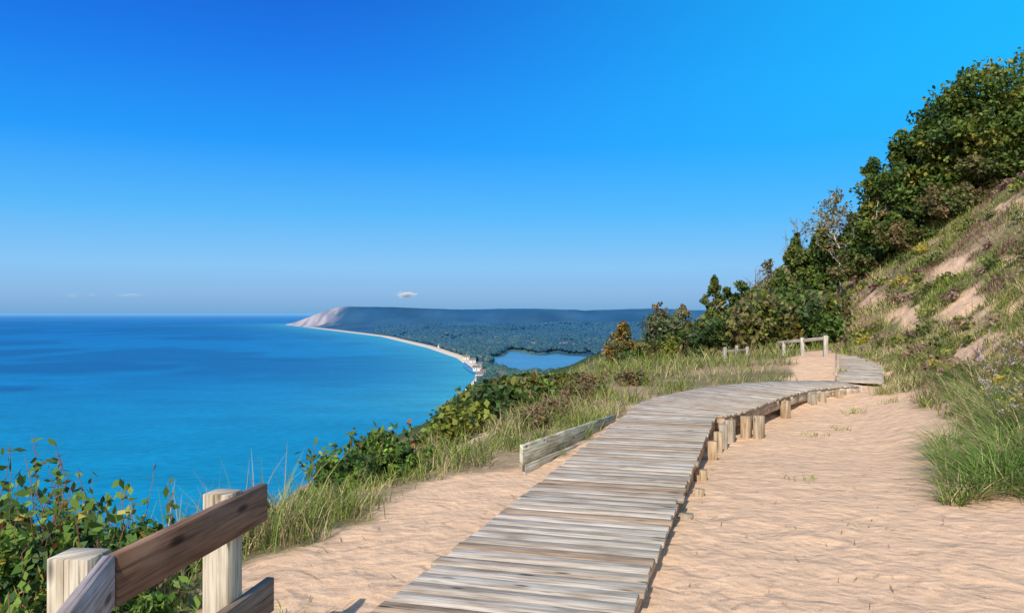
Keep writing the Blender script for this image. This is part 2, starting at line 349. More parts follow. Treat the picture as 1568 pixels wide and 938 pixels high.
# ---------------------------------------------------------------- vegetation generators
def blades(P,h,w,col,bend,seg=3,az=None,lean=.15):
    n=len(P);az=rng.random(n)*2*np.pi if az is None else az
    D=np.stack([np.cos(az),np.sin(az),0*az],-1);pa=az+np.pi/2+rng.normal(size=n)*.6
    Wd=np.stack([np.cos(pa),np.sin(pa),0*pa],-1)
    ts=np.linspace(0,1,seg+1);wt=np.interp(ts,[0,.5,1],[.8,1,.12]);Vs=[]
    for t,k in zip(ts,wt):
        c=P+D*((lean*t+bend*t*t)*h)[:,None]+C(0,0,1)*(h*(t-.35*bend*t*t))[:,None]
        Vs.append(c-Wd*(w*k/2)[:,None]);Vs.append(c+Wd*(w*k/2)[:,None])
    V=np.stack(Vs,1).reshape(-1,3);m=2*(seg+1);b=np.arange(n)[:,None]*m
    F=np.concatenate([b+np.array([[2*i,2*i+1,2*i+3,2*i+2]]) for i in range(seg)],0)
    return V,F,np.repeat(col,m,0)
def leaves(P,size,col,elong=1.7,upb=.3):
    n=len(P);d=rng.normal(size=(n,3));d/=np.linalg.norm(d,axis=1)[:,None]
    nn=rng.normal(size=(n,3));nn[:,2]+=upb*2;nn[:,1]-=upb
    s=np.cross(d,nn);s/=np.linalg.norm(s,axis=1)[:,None]+1e-9
    sz=(size*rng.uniform(.65,1.3,n))[:,None]
    V=np.stack([P-d*sz*.5*elong,P+s*sz*.5-d*sz*.1,P+d*sz*.5*elong,P-s*sz*.5-d*sz*.1],1).reshape(-1,3)
    F=np.arange(n*4).reshape(-1,4);return V,F,np.repeat(col,4,0)
def cat(parts):
    V=[];F=[];Cc=[];b=0
    for v,f,c in parts: V.append(v);F.append(f+b);Cc.append(c);b+=len(v)
    return np.vstack(V),np.vstack(F),np.vstack(Cc)
def tube(pts,rad,col,sides=6):
    pts=np.array(pts,float);n=len(pts);V=[]
    for i in range(n):
        d=pts[min(i+1,n-1)]-pts[max(i-1,0)];d/=np.linalg.norm(d)+1e-9
        u=np.cross(d,C(.31,.9,.2));u/=np.linalg.norm(u)+1e-9;v=np.cross(d,u)
        for k in range(sides):
            t=2*math.pi*k/sides;V.append(pts[i]+(u*math.cos(t)+v*math.sin(t))*rad[i])
    F=[[i*sides+k,i*sides+(k+1)%sides,(i+1)*sides+(k+1)%sides,(i+1)*sides+k] for i in range(n-1) for k in range(sides)]
    return np.array(V),np.array(F),np.tile(col,(len(V),1))
def limb(p,q,r0,r1,col,n=5,wob=.06):
    p=np.array(p);q=np.array(q);L=np.linalg.norm(q-p);t=np.linspace(0,1,n)[:,None]
    pts=p+(q-p)*t+rng.normal(size=(n,3))*wob*L*(t*(1-t)*2)
    return tube(pts,np.linspace(r0,r1,n),col)
GREENS=[C(.08,.13,.022),C(.125,.17,.028),C(.045,.085,.022),C(.17,.19,.03)]
AUT=[C(.38,.27,.04),C(.38,.17,.03),C(.28,.22,.04)]
def pick(pal,w,n):
    i=rng.choice(len(pal),n,p=np.array(w)/sum(w));return np.array(pal)[i]
def crown_leaves(centers,rad,nper,size,pal,w,flat=.75,elong=1.6):
    parts=[]
    cc=pick(pal,w,len(centers))
    for c,r_,k in zip(centers,rad,cc):
        n=int(nper);v=rng.normal(size=(n,3));v/=np.linalg.norm(v,axis=1)[:,None]
        v*=(rng.random(n)**.45)[:,None]*r_;v[:,2]*=flat
        col=(k*rng.uniform(.75,1.2))*rng.uniform(.6,1.45,(n,1));
        j=rng.random(n)<.12;col[j]=pick(pal,w,j.sum())*1.1 if j.any() else col[j]
        parts.append(leaves(c+v,size,col,elong))
    return cat(parts)
def tree(name,x,y,h,cr,kind='broad',pal=GREENS,w=(3,3,2,1),ncl=36,nper=170,leaf=.16,bark=C(.12,.095,.07),lean=0,cb=.25,sink=0):
    z=float(H(x,y))-sink;e=empty(name,(x,y,z));base=C(x,y,z)
    cen=[];rad=[]
    if kind=='broad':
        nl=max(5,ncl//9);lob=[]
        for i in range(nl):
            v=rng.normal(size=3);v/=np.linalg.norm(v);lob.append((v*rng.uniform(.3,.68),rng.uniform(.3,.5)))
        for i in range(ncl):
            if i%4==0: v=rng.normal(size=3);v*=rng.uniform(.1,.85)/np.linalg.norm(v)
            else:
                lv,lr=lob[i%nl];v=rng.normal(size=3);v/=np.linalg.norm(v);v=lv+v*lr*rng.uniform(.5,1.05)
            c=base+C(lean*h,0,h*(cb+1)/2)+v*C(cr,cr,h*(1-cb)/2);cen.append(c);rad.append(cr*rng.uniform(.14,.28))
    else:
        for i in range(ncl):
            t=cb+(1-cb)*rng.random()**1.15
            R_=cr*((1-t)**.75)*(1+.25*math.sin(t*23+x))+.04*cr;an=rng.random()*6.28;q=rng.uniform(.25,1.0)
            c=base+C(math.cos(an)*R_*q,math.sin(an)*R_*q,t*h-.05*h*q);r_=max(.12*cr,R_*rng.uniform(.22,.42));cen.append(c);rad.append(r_)
        for t in np.linspace(.8,1,4): cen.append(base+C(rng.normal()*.03,0,t*h));rad.append(.08*cr+.2*cr*(1-t))
    V,F,Cc=crown_leaves(cen,rad,nper,leaf,pal,w,flat=.8 if kind=='broad' else 1.2)
    o=mesh_obj("foliage",V,F,M_L,Cc);parent_keep(o,e)
    tk=base+C(lean*h*.6,0,h*(.75 if kind=='broad' else .97))
    parts=[limb(base-C(0,0,.3),tk,max(.05,h*.022),h*.006,bark,8,.04)]
    for c in cen[:(26 if kind=='broad' else 10)]:
        t=np.clip((c[2]-base[2])/h*.7,.15,.8);s=base+(tk-base)*t
        parts.append(limb(s,c,h*.008,h*.002,bark,5,.1))
    V,F,Cc=cat(parts);o=mesh_obj("trunk_and_limbs",V,F,M_B,Cc,smooth=True);parent_keep(o,e)
    return e
def bare_tree(name,x,y,h,bark=C(.40,.37,.33),n=16,leafn=0):
    z=float(H(x,y));e=empty(name,(x,y,z));base=C(x,y,z);top=base+C(rng.normal()*.1*h,0,h)
    parts=[limb(base-C(0,0,.2),top,h*.014,h*.004,bark,9,.05)];tips=[]
    for i in range(n):
        t=rng.uniform(.3,.95);s=base+(top-base)*t;an=rng.random()*6.28;L=h*.32*(1.15-t)
        q=s+C(math.cos(an)*L,math.sin(an)*L,L*.9);parts.append(limb(s,q,h*.005,h*.0015,bark*.8,5,.12))
        for k in range(5):
            s2=s+(q-s)*rng.uniform(.3,1);q2=s2+rng.normal(size=3)*L*.25+C(0,0,L*.25);parts.append(limb(s2,q2,h*.0025,h*.001,bark*.55,4,.12));tips.append(q2)
    V,F,Cc=cat(parts);o=mesh_obj("trunk_and_twigs",V,F,M_B,Cc,smooth=True);parent_keep(o,e)
    if leafn:
        V,F,Cc=crown_leaves(tips,[h*.05]*len(tips),leafn,.1,[C(.26,.16,.05),C(.14,.15,.04)],[1,1]);o=mesh_obj("foliage",V,F,M_L,Cc);parent_keep(o,e)
def bush(name,x,y,h,rad,leaf,ncl,nper,pal,w,stem=C(.22,.10,.07)):
    z=float(H(x,y));e=empty(name,(x,y,z));b=C(x,y,z-.05);cen=[];rr=[];parts=[]
    for i in range(ncl):
        an=rng.random()*6.28;q=rng.random()**.6;t=rng.uniform(.15,1)
        c=b+C(math.cos(an)*rad*q*(1.1-.45*t),math.sin(an)*rad*q*(1.1-.45*t),h*t*(1-.3*q*q));cen.append(c);rr.append(rad*rng.uniform(.14,.3))
        if i%2==0: parts.append(limb(b+C(*(rng.normal(size=2)*rad*.2),0),c+C(0,0,.05),.008*h+.003,.002,stem,5,.1))
    V,F,Cc=crown_leaves(cen,rr,nper,leaf,pal,w,1.0,1.9)
    sh=[]
    for i in range(ncl//2):
        an=rng.random()*6.28;q=rng.random()**.5*rad;s=b+C(math.cos(an)*q,math.sin(an)*q,h*.6);t_=s+C(rng.normal()*.1,rng.normal()*.1,h*rng.uniform(.4,.62))
        parts.append(limb(s,t_,.004,.0015,stem,5,.1));k=14;u=rng.random((k,1));sh.append(leaves(s+(t_-s)*u+rng.normal(size=(k,3))*leaf*.5,leaf*.9,pick(pal,w,k)*rng.uniform(.7,1.3,(k,1)),1.9))
    V2,F2,C2=cat([(V,F,Cc)]+sh);o=mesh_obj("leaves",V2,F2,M_L,C2);parent_keep(o,e)
    V,F,Cc=cat(parts);o=mesh_obj("stems",V,F,M_B,Cc,smooth=True);parent_keep(o,e)
# ---------------------------------------------------------------- grasses
STRAW=C(.50,.41,.20);GR=C(.17,.23,.045);GR2=C(.27,.31,.06);PK=C(.33,.20,.14);DG=C(.07,.11,.025)
def scatter(n,a0,a1,y0,y1):
    y=np.exp(rng.uniform(np.log(y0),np.log(y1),n));aa=rng.uniform(a0,a1,n);return aa*y,y
x,y=scatter(420000,.18,.86,6,75);g=grassmask(x,y);q=qhill(x,y)
tuft=fbm(x*1.3,y*1.3,301,3);k=(rng.random(len(x))<g*(.30+.8*S(tuft,.32,.62)))&(q>-.2)&(q<22);x,y,tuft=x[k],y[k],tuft[k]
cn=fbm(x*.32,y*.32,305,3);c2=fbm(x*.7+9,y*.7,309,3);rn=rng.random(len(x))
col=np.where((cn>.54)[:,None],GR2,STRAW);col=np.where((rn<.30)[:,None],GR,col)
col=np.where(((c2>.53)&(rn>.22))[:,None],PK,col);col=col*rng.uniform(.5,1.35,(len(x),1))
P=np.stack([x,y,H(x,y)-.02],-1);hh=rng.uniform(.10,.32,len(x))*(.6+.9*S(tuft,.45,.7))
V,F,Cc=blades(P,hh,.004+.0006*y,col,rng.uniform(.1,.9,len(x)),2)
mesh_obj("hillside_grass",V,F,M_G,Cc)
print("hill blades",len(x))
parts=[];x,y=scatter(1900,.20,.80,9,60);g=grassmask(x,y);q=qhill(x,y);cl=fbm(x*.45,y*.45,351,3)
for px,py,gg,qq,cc_ in zip(x,y,g,q,cl):
    if gg<.7 or qq<.7 or qq>12 or cc_<.46: continue
    if py<16 and rng.random()<.6: continue
    h=rng.uniform(.15,.45);r_=h*rng.uniform(.7,1.5);n=int(50+60*r_);z=float(H(px,py))
    v=rng.normal(size=(n,3));v/=np.linalg.norm(v,axis=1)[:,None];v*=(rng.random(n)**.4)[:,None]
    P=C(px,py,z+h*.45)+v*C(r_,r_,h*.6);rr=rng.random()
    base=C(.29,.18,.13) if rr<.36 else (C(.13,.16,.04) if rr<.72 else (C(.23,.25,.05) if rr<.92 else C(.46,.37,.05)))
    parts.append(leaves(P,.03+py*.0018,base*rng.uniform(.5,1.4,(n,1)),2.2))
V,F,Cc=cat(parts);mesh_obj("heath_shrubs",V,F,M_L,Cc);print("heath",len(parts))
x,y=scatter(180000,-.75,.42,3.2,60);g=grassmask(x,y);d=edge(y)-x
deck=(x>np.interp(y,LY,LX)-.12)&(x<np.interp(y,RY,RX)+.1)&(y<26)
tuft=fbm(x*1.5,y*1.5,331,3);k=(rng.random(len(x))<g*S(tuft,.34,.62))&(d<5+.1*y)&(~deck)&(qhill(x,y)<.3);x,y,tuft=x[k],y[k],tuft[k]
cn=fbm(x*.6,y*.6,335,3);rn=rng.random(len(x))
col=np.where((cn>.47)[:,None],GR2,STRAW);col=np.where((rn<.42)[:,None],GR,col);col=np.where((rn>.93)[:,None],PK,col)
col=col*rng.uniform(.5,1.3,(len(x),1))
P=np.stack([x,y,H(x,y)-.02],-1);hh=rng.uniform(.15,.5,len(x))*np.interp(y,[3,8,14,30],[.9,.7,.85,1.1])*(.6+.7*S(tuft,.45,.7))
V,F,Cc=blades(P,hh,.004+.0006*y,col,rng.uniform(.1,1.0,len(x)),3)
mesh_obj("bluff_grass",V,F,M_G,Cc)
print("left blades",len(x))
parts=[]
for cx,cy,rr,n,hm in[(5.0,8.3,.28,420,.6),(5.5,8.9,.35,500,.62),(6.1,9.6,.4,480,.65),(6.5,10.4,.4,450,.7),(7.2,11.2,.5,420,.7),(7.6,12.4,.5,420,.65),(8.1,13.7,.5,400,.65),(8.8,15.2,.6,380,.7),(7.4,10.4,.5,380,.7),(8.6,12.2,.6,380,.8),(9.6,16.8,.6,300,.6),(5.15,7.85,.16,160,.4),(4.55,8.05,.16,220,.40),(4.3,7.85,.10,110,.30),(4.95,8.95,.2,220,.4),(5.4,9.7,.25,240,.45),(5.8,10.7,.25,220,.45),(6.3,11.6,.25,220,.45),(6.2,8.8,.4,350,.7),(9.9,14.2,.6,300,.6),(6.9,9.2,.4,300,.7),(5.6,8.1,.25,260,.5),(7.9,11.3,.5,350,.8)]:
    an=rng.random(n)*6.28;q=np.sqrt(rng.random(n))*rr;px=cx+np.cos(an)*q;py=cy+np.sin(an)*q
    P=np.stack([px,py,H(px,py)-.03],-1);rn=rng.random(n);tg=rng.random()
    col=np.where((rn<.35+.4*tg)[:,None],C(.14,.24,.04),C(.50,.41,.20));col=np.where((rn>.85)[:,None],C(.30,.36,.09),col)*rng.uniform(.5,1.3,(n,1))
    parts.append(blades(P,rng.uniform(.4,1.1,n)*hm,np.full(n,.010),col,rng.uniform(.3,1.5,n),5,an+rng.normal(size=n)*.9-.4,.35))
V,F,Cc=cat(parts);mesh_obj("marram_grass",V,F,M_G,Cc)
n=260;px=rng.uniform(5.6,10.5,n);py=px*rng.uniform(1.45,1.72,n);k=qhill(px,py)>.0;px,py=px[k],py[k];n=len(px)
z=H(px,py);hh=rng.uniform(.35,.65,n);P=np.stack([px,py,z],-1)
pt=[blades(P,hh,np.full(n,.008),np.tile(C(.15,.17,.06),(n,1)),np.full(n,.05),2,lean=.05)]
PP=np.repeat(P+C(0,0,1)*(hh*.98)[:,None],9,0)+rng.normal(size=(n*9,3))*C(.05,.05,.035)
cs=np.repeat(np.where((rng.random(n)<.5)[:,None],C(.50,.40,.48),C(.5,.36,.05)),9,0);pt.append(leaves(PP,.026,cs,1.2))
V,F,Cc=cat(pt);mesh_obj("wildflowers",V,F,M_G,Cc)
parts=[]
for cx,cy,n,hm in[(3.35,9.3,22,.12),(8.35,18.0,110,.42),(8.0,16.9,40,.2),(7.0,16.4,40,.2),(5.9,14.6,30,.15),(5.2,13.9,30,.12),(3.1,7.0,10,.08),(8.9,21.6,60,.3),(-1.2,4.6,25,.12),(8.6,17.0,40,.22)]:
    px=cx+rng.normal(size=n)*.12;py=cy+rng.normal(size=n)*.12;P=np.stack([px,py,H(px,py)-.01],-1)
    col=np.where((rng.random(n)<.6)[:,None],GR2,STRAW)*rng.uniform(.7,1.2,(n,1))
    parts.append(blades(P,rng.uniform(.5,1,n)*hm,np.full(n,.012),col,rng.uniform(.2,1.2,n),3))
V,F,Cc=cat(parts);mesh_obj("grass_tufts",V,F,M_G,Cc)
n=900;x,y=scatter(n,-.4,.6,3.6,18);k=grassmask(x,y)<.3;x,y=x[k],y[k];k=~((x>np.interp(y,LY,LX)-.1)&(x<np.interp(y,RY,RX)+.1));x,y=x[k],y[k];n=len(x)
P=np.stack([x,y,H(x,y)+.012],-1);az=rng.random(n)*6.28;D=np.stack([np.cos(az),np.sin(az),0*az],-1);Sd=np.stack([-np.sin(az),np.cos(az),0*az],-1)
ln=rng.uniform(.012,.07,n)[:,None];V=np.stack([P-D*ln-Sd*.003,P-D*ln+Sd*.003,P+D*ln+Sd*.002+C(0,0,.01),P+D*ln-Sd*.002+C(0,0,.01)],1).reshape(-1,3)
mesh_obj("straw_litter",V,np.arange(n*4).reshape(-1,4),M_G,np.tile(C(.24,.15,.08),(n*4,1)))
# ---------------------------------------------------------------- bushes
BG=[C(.085,.17,.03),C(.16,.25,.04),C(.05,.10,.03),C(.36,.12,.04),C(.42,.35,.07)]
for bx,by,bh,brd,nc in[(-2.95,4.7,1.2,.55,38),(-2.5,4.2,.85,.42,28),(-3.1,5.6,1.15,.6,36),(-2.5,5.1,.72,.42,26),(-2.1,3.7,.55,.32,20),(-3.6,5.4,1.3,.6,30),(-3.9,6.6,1.3,.7,26),(-2.75,3.9,.95,.4,26),(-2.3,4.6,.5,.35,18),(-3.3,6.6,.8,.5,22),(-1.95,4.2,.35,.25,12),(-2.7,6.1,.55,.4,18)]:
    bush("leafy_bush",bx,by,bh,brd,.045,nc,95,BG,(5,5,3,.3,.7))
for bx,by,bh,brd,nc in[(-2.05,9.4,.60,.40,30),(-1.55,9.5,.58,.44,36),(-1.8,8.9,.45,.42,26),(-1.2,9.3,.34,.32,20)]:
    bush("leafy_bush",bx,by,bh,brd,.05,nc,110,BG,(5,4,3,.2,.3))
bush("leafy_bush",-2.35,6.6,.42,.3,.045,12,70,BG,(4,4,3,.4,1))
for bx,by,bh,brd in[(.3,12.6,.34,.35),(.7,13.6,.36,.4),(1.2,15.5,.45,.4),(1.6,17.5,.5,.5),(2.9,19.5,.4,.5)]:
    bush("heath_bush",bx,by,bh,brd,.035,26,80,[C(.27,.16,.10),C(.22,.16,.07),C(.13,.15,.05)],(2,2,2))
n=420;x=rng.uniform(-2.9,-1.6,n);y=rng.uniform(4.2,7.2,n);k=grassmask(x,y)>.5;x,y=x[k],y[k];n=len(x)
cl=np.where((rng.random(n)<.5)[:,None],C(.42,.34,.17),C(.20,.28,.06))
V,F,Cc=blades(np.stack([x,y,H(x,y)],-1),rng.uniform(.3,.85,n),np.full(n,.008),cl*rng.uniform(.7,1.2,(n,1)),rng.uniform(0,.7,n),4,lean=.12)
mesh_obj("dry_stalks",V,F,M_G,Cc)
# ---------------------------------------------------------------- named trees
OK=[GREENS[0],GREENS[1],GREENS[2],C(.24,.22,.035)]
tree("oak_tree",22.9,38,7.0,3.8,'broad',w=(4,4,2.5,1.8),pal=OK,ncl=330,nper=100,leaf=.145,cb=-.08,sink=.7)
tree("oak_tree",20.6,39.5,6.0,2.6,'broad',w=(4,4,2.5,1.6),pal=OK,ncl=180,nper=100,leaf=.145,cb=-.08,sink=.5)
tree("oak_tree",18.8,40.5,5.3,2.3,'broad',pal=OK,w=(4,4,2.5,.9),ncl=160,nper=95,leaf=.14,cb=-.05,sink=.4)
tree("oak_tree",25.9,39,7.3,3.2,'broad',pal=OK,w=(4,4,2.5,1),ncl=200,nper=95,leaf=.15,cb=0,sink=.4)
tree("shrub_tree",17.2,41.5,2.9,1.7,'broad',ncl=80,nper=90,leaf=.13,cb=-.05)
tree("shrub_tree",22.0,36.5,1.8,1.8,'broad',pal=[C(.13,.13,.04),C(.20,.16,.06),C(.09,.12,.03)],w=(2,1.4,2.4),ncl=46,nper=100,leaf=.11,cb=0)
tree("shrub_tree",20.0,36.5,1.7,1.8,'broad',pal=[C(.16,.13,.05),C(.22,.15,.07),C(.09,.12,.03)],w=(2,1.4,2.4),ncl=46,nper=100,leaf=.11,cb=0)
tree("shrub_tree",16.4,38.5,1.8,1.4,'broad',pal=[C(.14,.12,.04),C(.20,.14,.06),C(.09,.13,.03)],w=(2,1,2.6),ncl=42,nper=100,leaf=.11,cb=0)
tree("shrub_tree",18.3,37.5,1.8,1.5,'broad',pal=[C(.14,.13,.04),C(.22,.15,.07),C(.10,.14,.03)],w=(2,1,3),ncl=42,nper=100,leaf=.11,cb=0)
bare_tree("birch_tree",17.2,43.0,5.0,C(.52,.48,.43),18,6);bare_tree("birch_tree",16.6,40.5,4.6,C(.50,.46,.42),16,6);bare_tree("birch_tree",17.9,39.8,4.0,C(.50,.46,.42),12,6)
bare_tree("bare_tree",15.6,42.5,4.8,C(.30,.26,.23),22);bare_tree("bare_tree",13.2,44,3.8,C(.30,.26,.22),18);bare_tree("bare_tree",14.1,42,3.6,C(.32,.28,.25),16,4)
tree("cedar_tree",14.85,42,4.6,1.5,'cone',pal=[C(.09,.13,.03),C(.16,.18,.035),C(.30,.20,.05)],w=(3,3,.5),ncl=130,nper=55,leaf=.11,cb=.02)
tree("cedar_tree",13.7,41,3.1,1.5,'cone',pal=[C(.08,.13,.03),C(.15,.18,.035)],w=(3,2),ncl=100,nper=55,leaf=.11,cb=.02)
tree("cedar_tree",15.9,42,3.6,1.7,'cone',ncl=110,nper=55,leaf=.11,cb=.02)
tree("maple_tree",12.6,44.5,3.4,1.5,'broad',ncl=50,nper=100,leaf=.14,cb=.15)
tree("cedar_tree",8.95,35.5,3.7,1.15,'cone',pal=[C(.09,.13,.03),C(.14,.17,.035),C(.25,.19,.06)],w=(3,3,.5),ncl=130,nper=50,leaf=.085,cb=.02,sink=.5)
tree("shrub_tree",6.5,33,1.95,1.35,'broad',pal=[C(.13,.16,.07),C(.18,.20,.09),C(.09,.13,.05)],w=(2,2,2),ncl=100,nper=70,leaf=.08,cb=-.02)
tree("autumn_tree",4.75,34.5,1.75,1.05,'cone',pal=[C(.36,.19,.05),C(.20,.14,.05),C(.10,.12,.03),C(.36,.27,.07)],w=(1.2,1.5,2.2,.7),ncl=80,nper=55,leaf=.08,cb=.02)
bare_tree("bare_tree",10.6,36,2.2,C(.3,.25,.2),12,3);bare_tree("bare_tree",5.9,32.5,2.1,C(.36,.33,.30),16,3);bare_tree("bare_tree",7.1,33.5,2.0,C(.36,.33,.30),16,3)
# ---------------------------------------------------------------- thicket on slope (one mesh)
def ceil_(x,y):
    return y*np.interp(x/y,[-.2,-.16,-.13,-.10,-.07,-.05,0,.1,.14,.18,.22,.27,.33,.40,.7],[-.28,-.235,-.180,-.142,-.114,-.099,-.084,-.076,-.052,-.036,-.024,.0,.035,.06,.10])
parts=[];cnt=0
x,y=scatter(4800,-.17,.46,13,130)
for px,py in zip(x,y):
    d=float(edge(py)-px);q=float(qhill(px,py))
    if d<.6 and not(py>30 and q<9 and q>-30): continue
    if py<30 and d<.8: continue
    if py<42 and d<-1.5 and px/py>.16 and q>1.0: continue
    if float(bankpatch(px,py))>.3 and rng.random()<.85: continue
    z=float(H(px,py));h=rng.uniform(.5,1.2)*(.8+py*.035);h=min(h,float(ceil_(px,py))*rng.uniform(.98,1.06)-z)
    if h<.22: continue
    r_=h*rng.uniform(.4,.75);ls=.045+py*.0030;n=int(np.clip(150*r_*r_/(ls*ls)*.09,50,300))
    v=rng.normal(size=(n,3));v/=np.linalg.norm(v,axis=1)[:,None];v*=(rng.random(n)**.4)[:,None]
    lump=1+.35*np.sin(v[:,0]*5+px*3)*np.cos(v[:,1]*4+py)
    tp=rng.random()<.35
    sc_=C(r_*.6,r_*.6,h*.6) if tp else C(r_,r_,h*.55)
    vv=v*sc_*lump[:,None]
    if tp: vv[:,:2]*=np.clip(1.1-(vv[:,2:]/h+.5),.08,1)*1.5
    P=C(px,py,z+h*.5)+vv;P[:,2]=np.minimum(P[:,2],z+h*1.1)
    rr=rng.random();base=GREENS[rng.integers(4)]*rng.uniform(.65,1.3)
    if rr<.05: base=AUT[rng.integers(3)]*rng.uniform(.5,.75)
    elif rr<.28: base=C(.18,.15,.06)*rng.uniform(.8,1.2)
    col=base*rng.uniform(.5,1.5,(n,1));parts.append(leaves(P,ls*1.15,col,1.4));cnt+=1
V,F,Cc=cat(parts);mesh_obj("bluff_thicket",V,F,M_L,hazec(Cc,V[:,1]));print("thicket",cnt,len(F))
parts=[];cnt=0
x,y=scatter(6000,-.20,.40,110,1000)
zz=H(x,y);cl=ceil_(x,y)
for px,py,z,cz in zip(x,y,zz,cl):
    if z<WATER+2: continue
    h=min(rng.uniform(7,15),cz*rng.uniform(.98,1.12)-z)
    if h<2: continue
    r_=min(h*.42,5)*rng.uniform(.6,1.0);n=46;v=rng.normal(size=(n,3));v/=np.linalg.norm(v,axis=1)[:,None]
    P=C(px,py,z+h*.6)+v*C(r_,r_,h*.42)
    base=GREENS[rng.integers(4)]*rng.uniform(.6,1.1)
    if rng.random()<.10: base=AUT[rng.integers(3)]*.7
    parts.append(leaves(P,np.full(n,max(r_*.42,.6)),base*rng.uniform(.5,1.4,(n,1)),1.1,.6));cnt+=1
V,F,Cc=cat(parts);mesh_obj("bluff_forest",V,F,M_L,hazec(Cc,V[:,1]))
t=(1+5**.5)/2
ico=np.array([(-1,t,0),(1,t,0),(-1,-t,0),(1,-t,0),(0,-1,t),(0,1,t),(0,-1,-t),(0,1,-t),(t,0,-1),(t,0,1),(-t,0,-1),(-t,0,1)],float);ico/=np.linalg.norm(ico[0])
icf=np.array([(0,11,5),(0,5,1),(0,1,7),(0,7,10),(0,10,11),(1,5,9),(5,11,4),(11,10,2),(10,7,6),(7,1,8),(3,9,4),(3,4,2),(3,2,6),(3,6,8),(3,8,9),(4,9,5),(2,4,11),(6,2,10),(8,6,7),(9,8,1)])
n=60000;y=rng.uniform(880**.5,5200**.5,n)**2;aa=rng.uniform(-.17,.34,n);x=aa*y
dsx=x-shore(y);li=lake_in(x,y);z=H(x,y)
clr=fbm(x/70,y/140,404)
k=(dsx>16+y*.01)&(li>1.10)&(z>WATER+1.5)&((clr<.60)|(rng.random(n)<.15))
x,y,z=x[k],y[k],z[k];n=len(x);print("lowland trees",n)
hh=rng.uniform(6,13,n);rr=rng.uniform(3,6.5,n)*(1+y/5000)
V=ico[None]*(1+rng.normal(size=(n,12,1))*.16)*np.stack([rr,rr,hh*.55],-1)[:,None,:]
V=V+np.stack([x,y,z+hh*.5],-1)[:,None,:]
F=(icf[None]+np.arange(n)[:,None,None]*12).reshape(-1,3)
pal=np.array([C(.045,.08,.022),C(.07,.11,.028),C(.03,.06,.02),C(.11,.12,.035),C(.17,.12,.045)])
lf=fbm(x/160,y/500,133)
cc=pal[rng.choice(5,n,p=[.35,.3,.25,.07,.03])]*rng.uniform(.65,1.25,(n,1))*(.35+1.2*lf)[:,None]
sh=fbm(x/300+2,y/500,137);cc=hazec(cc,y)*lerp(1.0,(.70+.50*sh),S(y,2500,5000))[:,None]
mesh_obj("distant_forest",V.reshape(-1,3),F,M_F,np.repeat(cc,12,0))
# ---------------------------------------------------------------- cottages
MW=mat_plain("white_siding",(.72,.72,.70));MR=mat_plain("roof_shingle",(.16,.14,.13));MD=mat_plain("window_glass",(.05,.06,.08),.2)
def pm(name,V,F,m,e):
    me=bpy.data.meshes.new(name);me.from_pydata(V,[],F);me.materials.append(m);o=bpy.data.objects.new(name,me);bpy.context.collection.objects.link(o);o.parent=e
def bx(x0,x1,y0,y1,z0,z1): return [(x0,y0,z0),(x1,y0,z0),(x1,y1,z0),(x0,y1,z0),(x0,y0,z1),(x1,y0,z1),(x1,y1,z1),(x0,y1,z1)],[(0,3,2,1),(4,5,6,7),(0,1,5,4),(1,2,6,5),(2,3,7,6),(3,0,4,7)]
for hx,hy,w,dp,hg,rz in[(-48,1240,14,10,6,.3),(-40,1290,11,9,5,.1),(-52,1330,12,9,6,-.3),(-48,1400,14,9,5.5,.2),(-30,1350,11,9,5,.5),(-66,1500,14,9,6,.1),(-60,1580,12,9,6,0),(-85,1730,13,9,6,.2),(-105,1850,14,9,6,.2),(150,2330,24,12,8,0),(176,2290,16,10,7,.2),(60,2420,18,10,7,0),(-215,2440,20,12,8,.1),(-20,1240,12,9,5,.4)]:
    e=empty("cottage",(hx,hy,float(H(hx,hy))));e.rotation_euler[2]=rz
    V,F=bx(-w/2,w/2,-dp/2,dp/2,-1,hg);V+= [(-w/2,0,hg+dp*.38),(w/2,0,hg+dp*.38)];F+=[(4,7,8),(5,9,6)];pm("walls",V,F,MW,e)
    o=.6;s=dp/2+o;ov=hg-o*.76;rt=hg+dp*.38+.15
    V=[(-w/2-o,-s,ov),(w/2+o,-s,ov),(w/2+o,0,rt),(-w/2-o,0,rt),(w/2+o,s,ov),(-w/2-o,s,ov),(-w/2-o,0,rt+.3),(w/2+o,0,rt+.3)]
    pm("roof",V,[(0,1,7,6),(6,7,4,5),(0,6,3),(1,2,7)],MR,e)
    V=[];F=[]
    for i in range(-1,2):
        v,f=bx(i*w/3.4-.7,i*w/3.4+.7,-dp/2-.05,-dp/2+.1,hg*.4 if i else 0,hg*.75);b=len(V);V+=v;F+=[tuple(j+b for j in q) for q in f]
    pm("windows_and_door",V,F,MD,e)
    v,f=bx(w*.25,w*.25+1,-.5,.5,hg,hg+dp*.38+1.5);pm("chimney",v,f,MR,e)
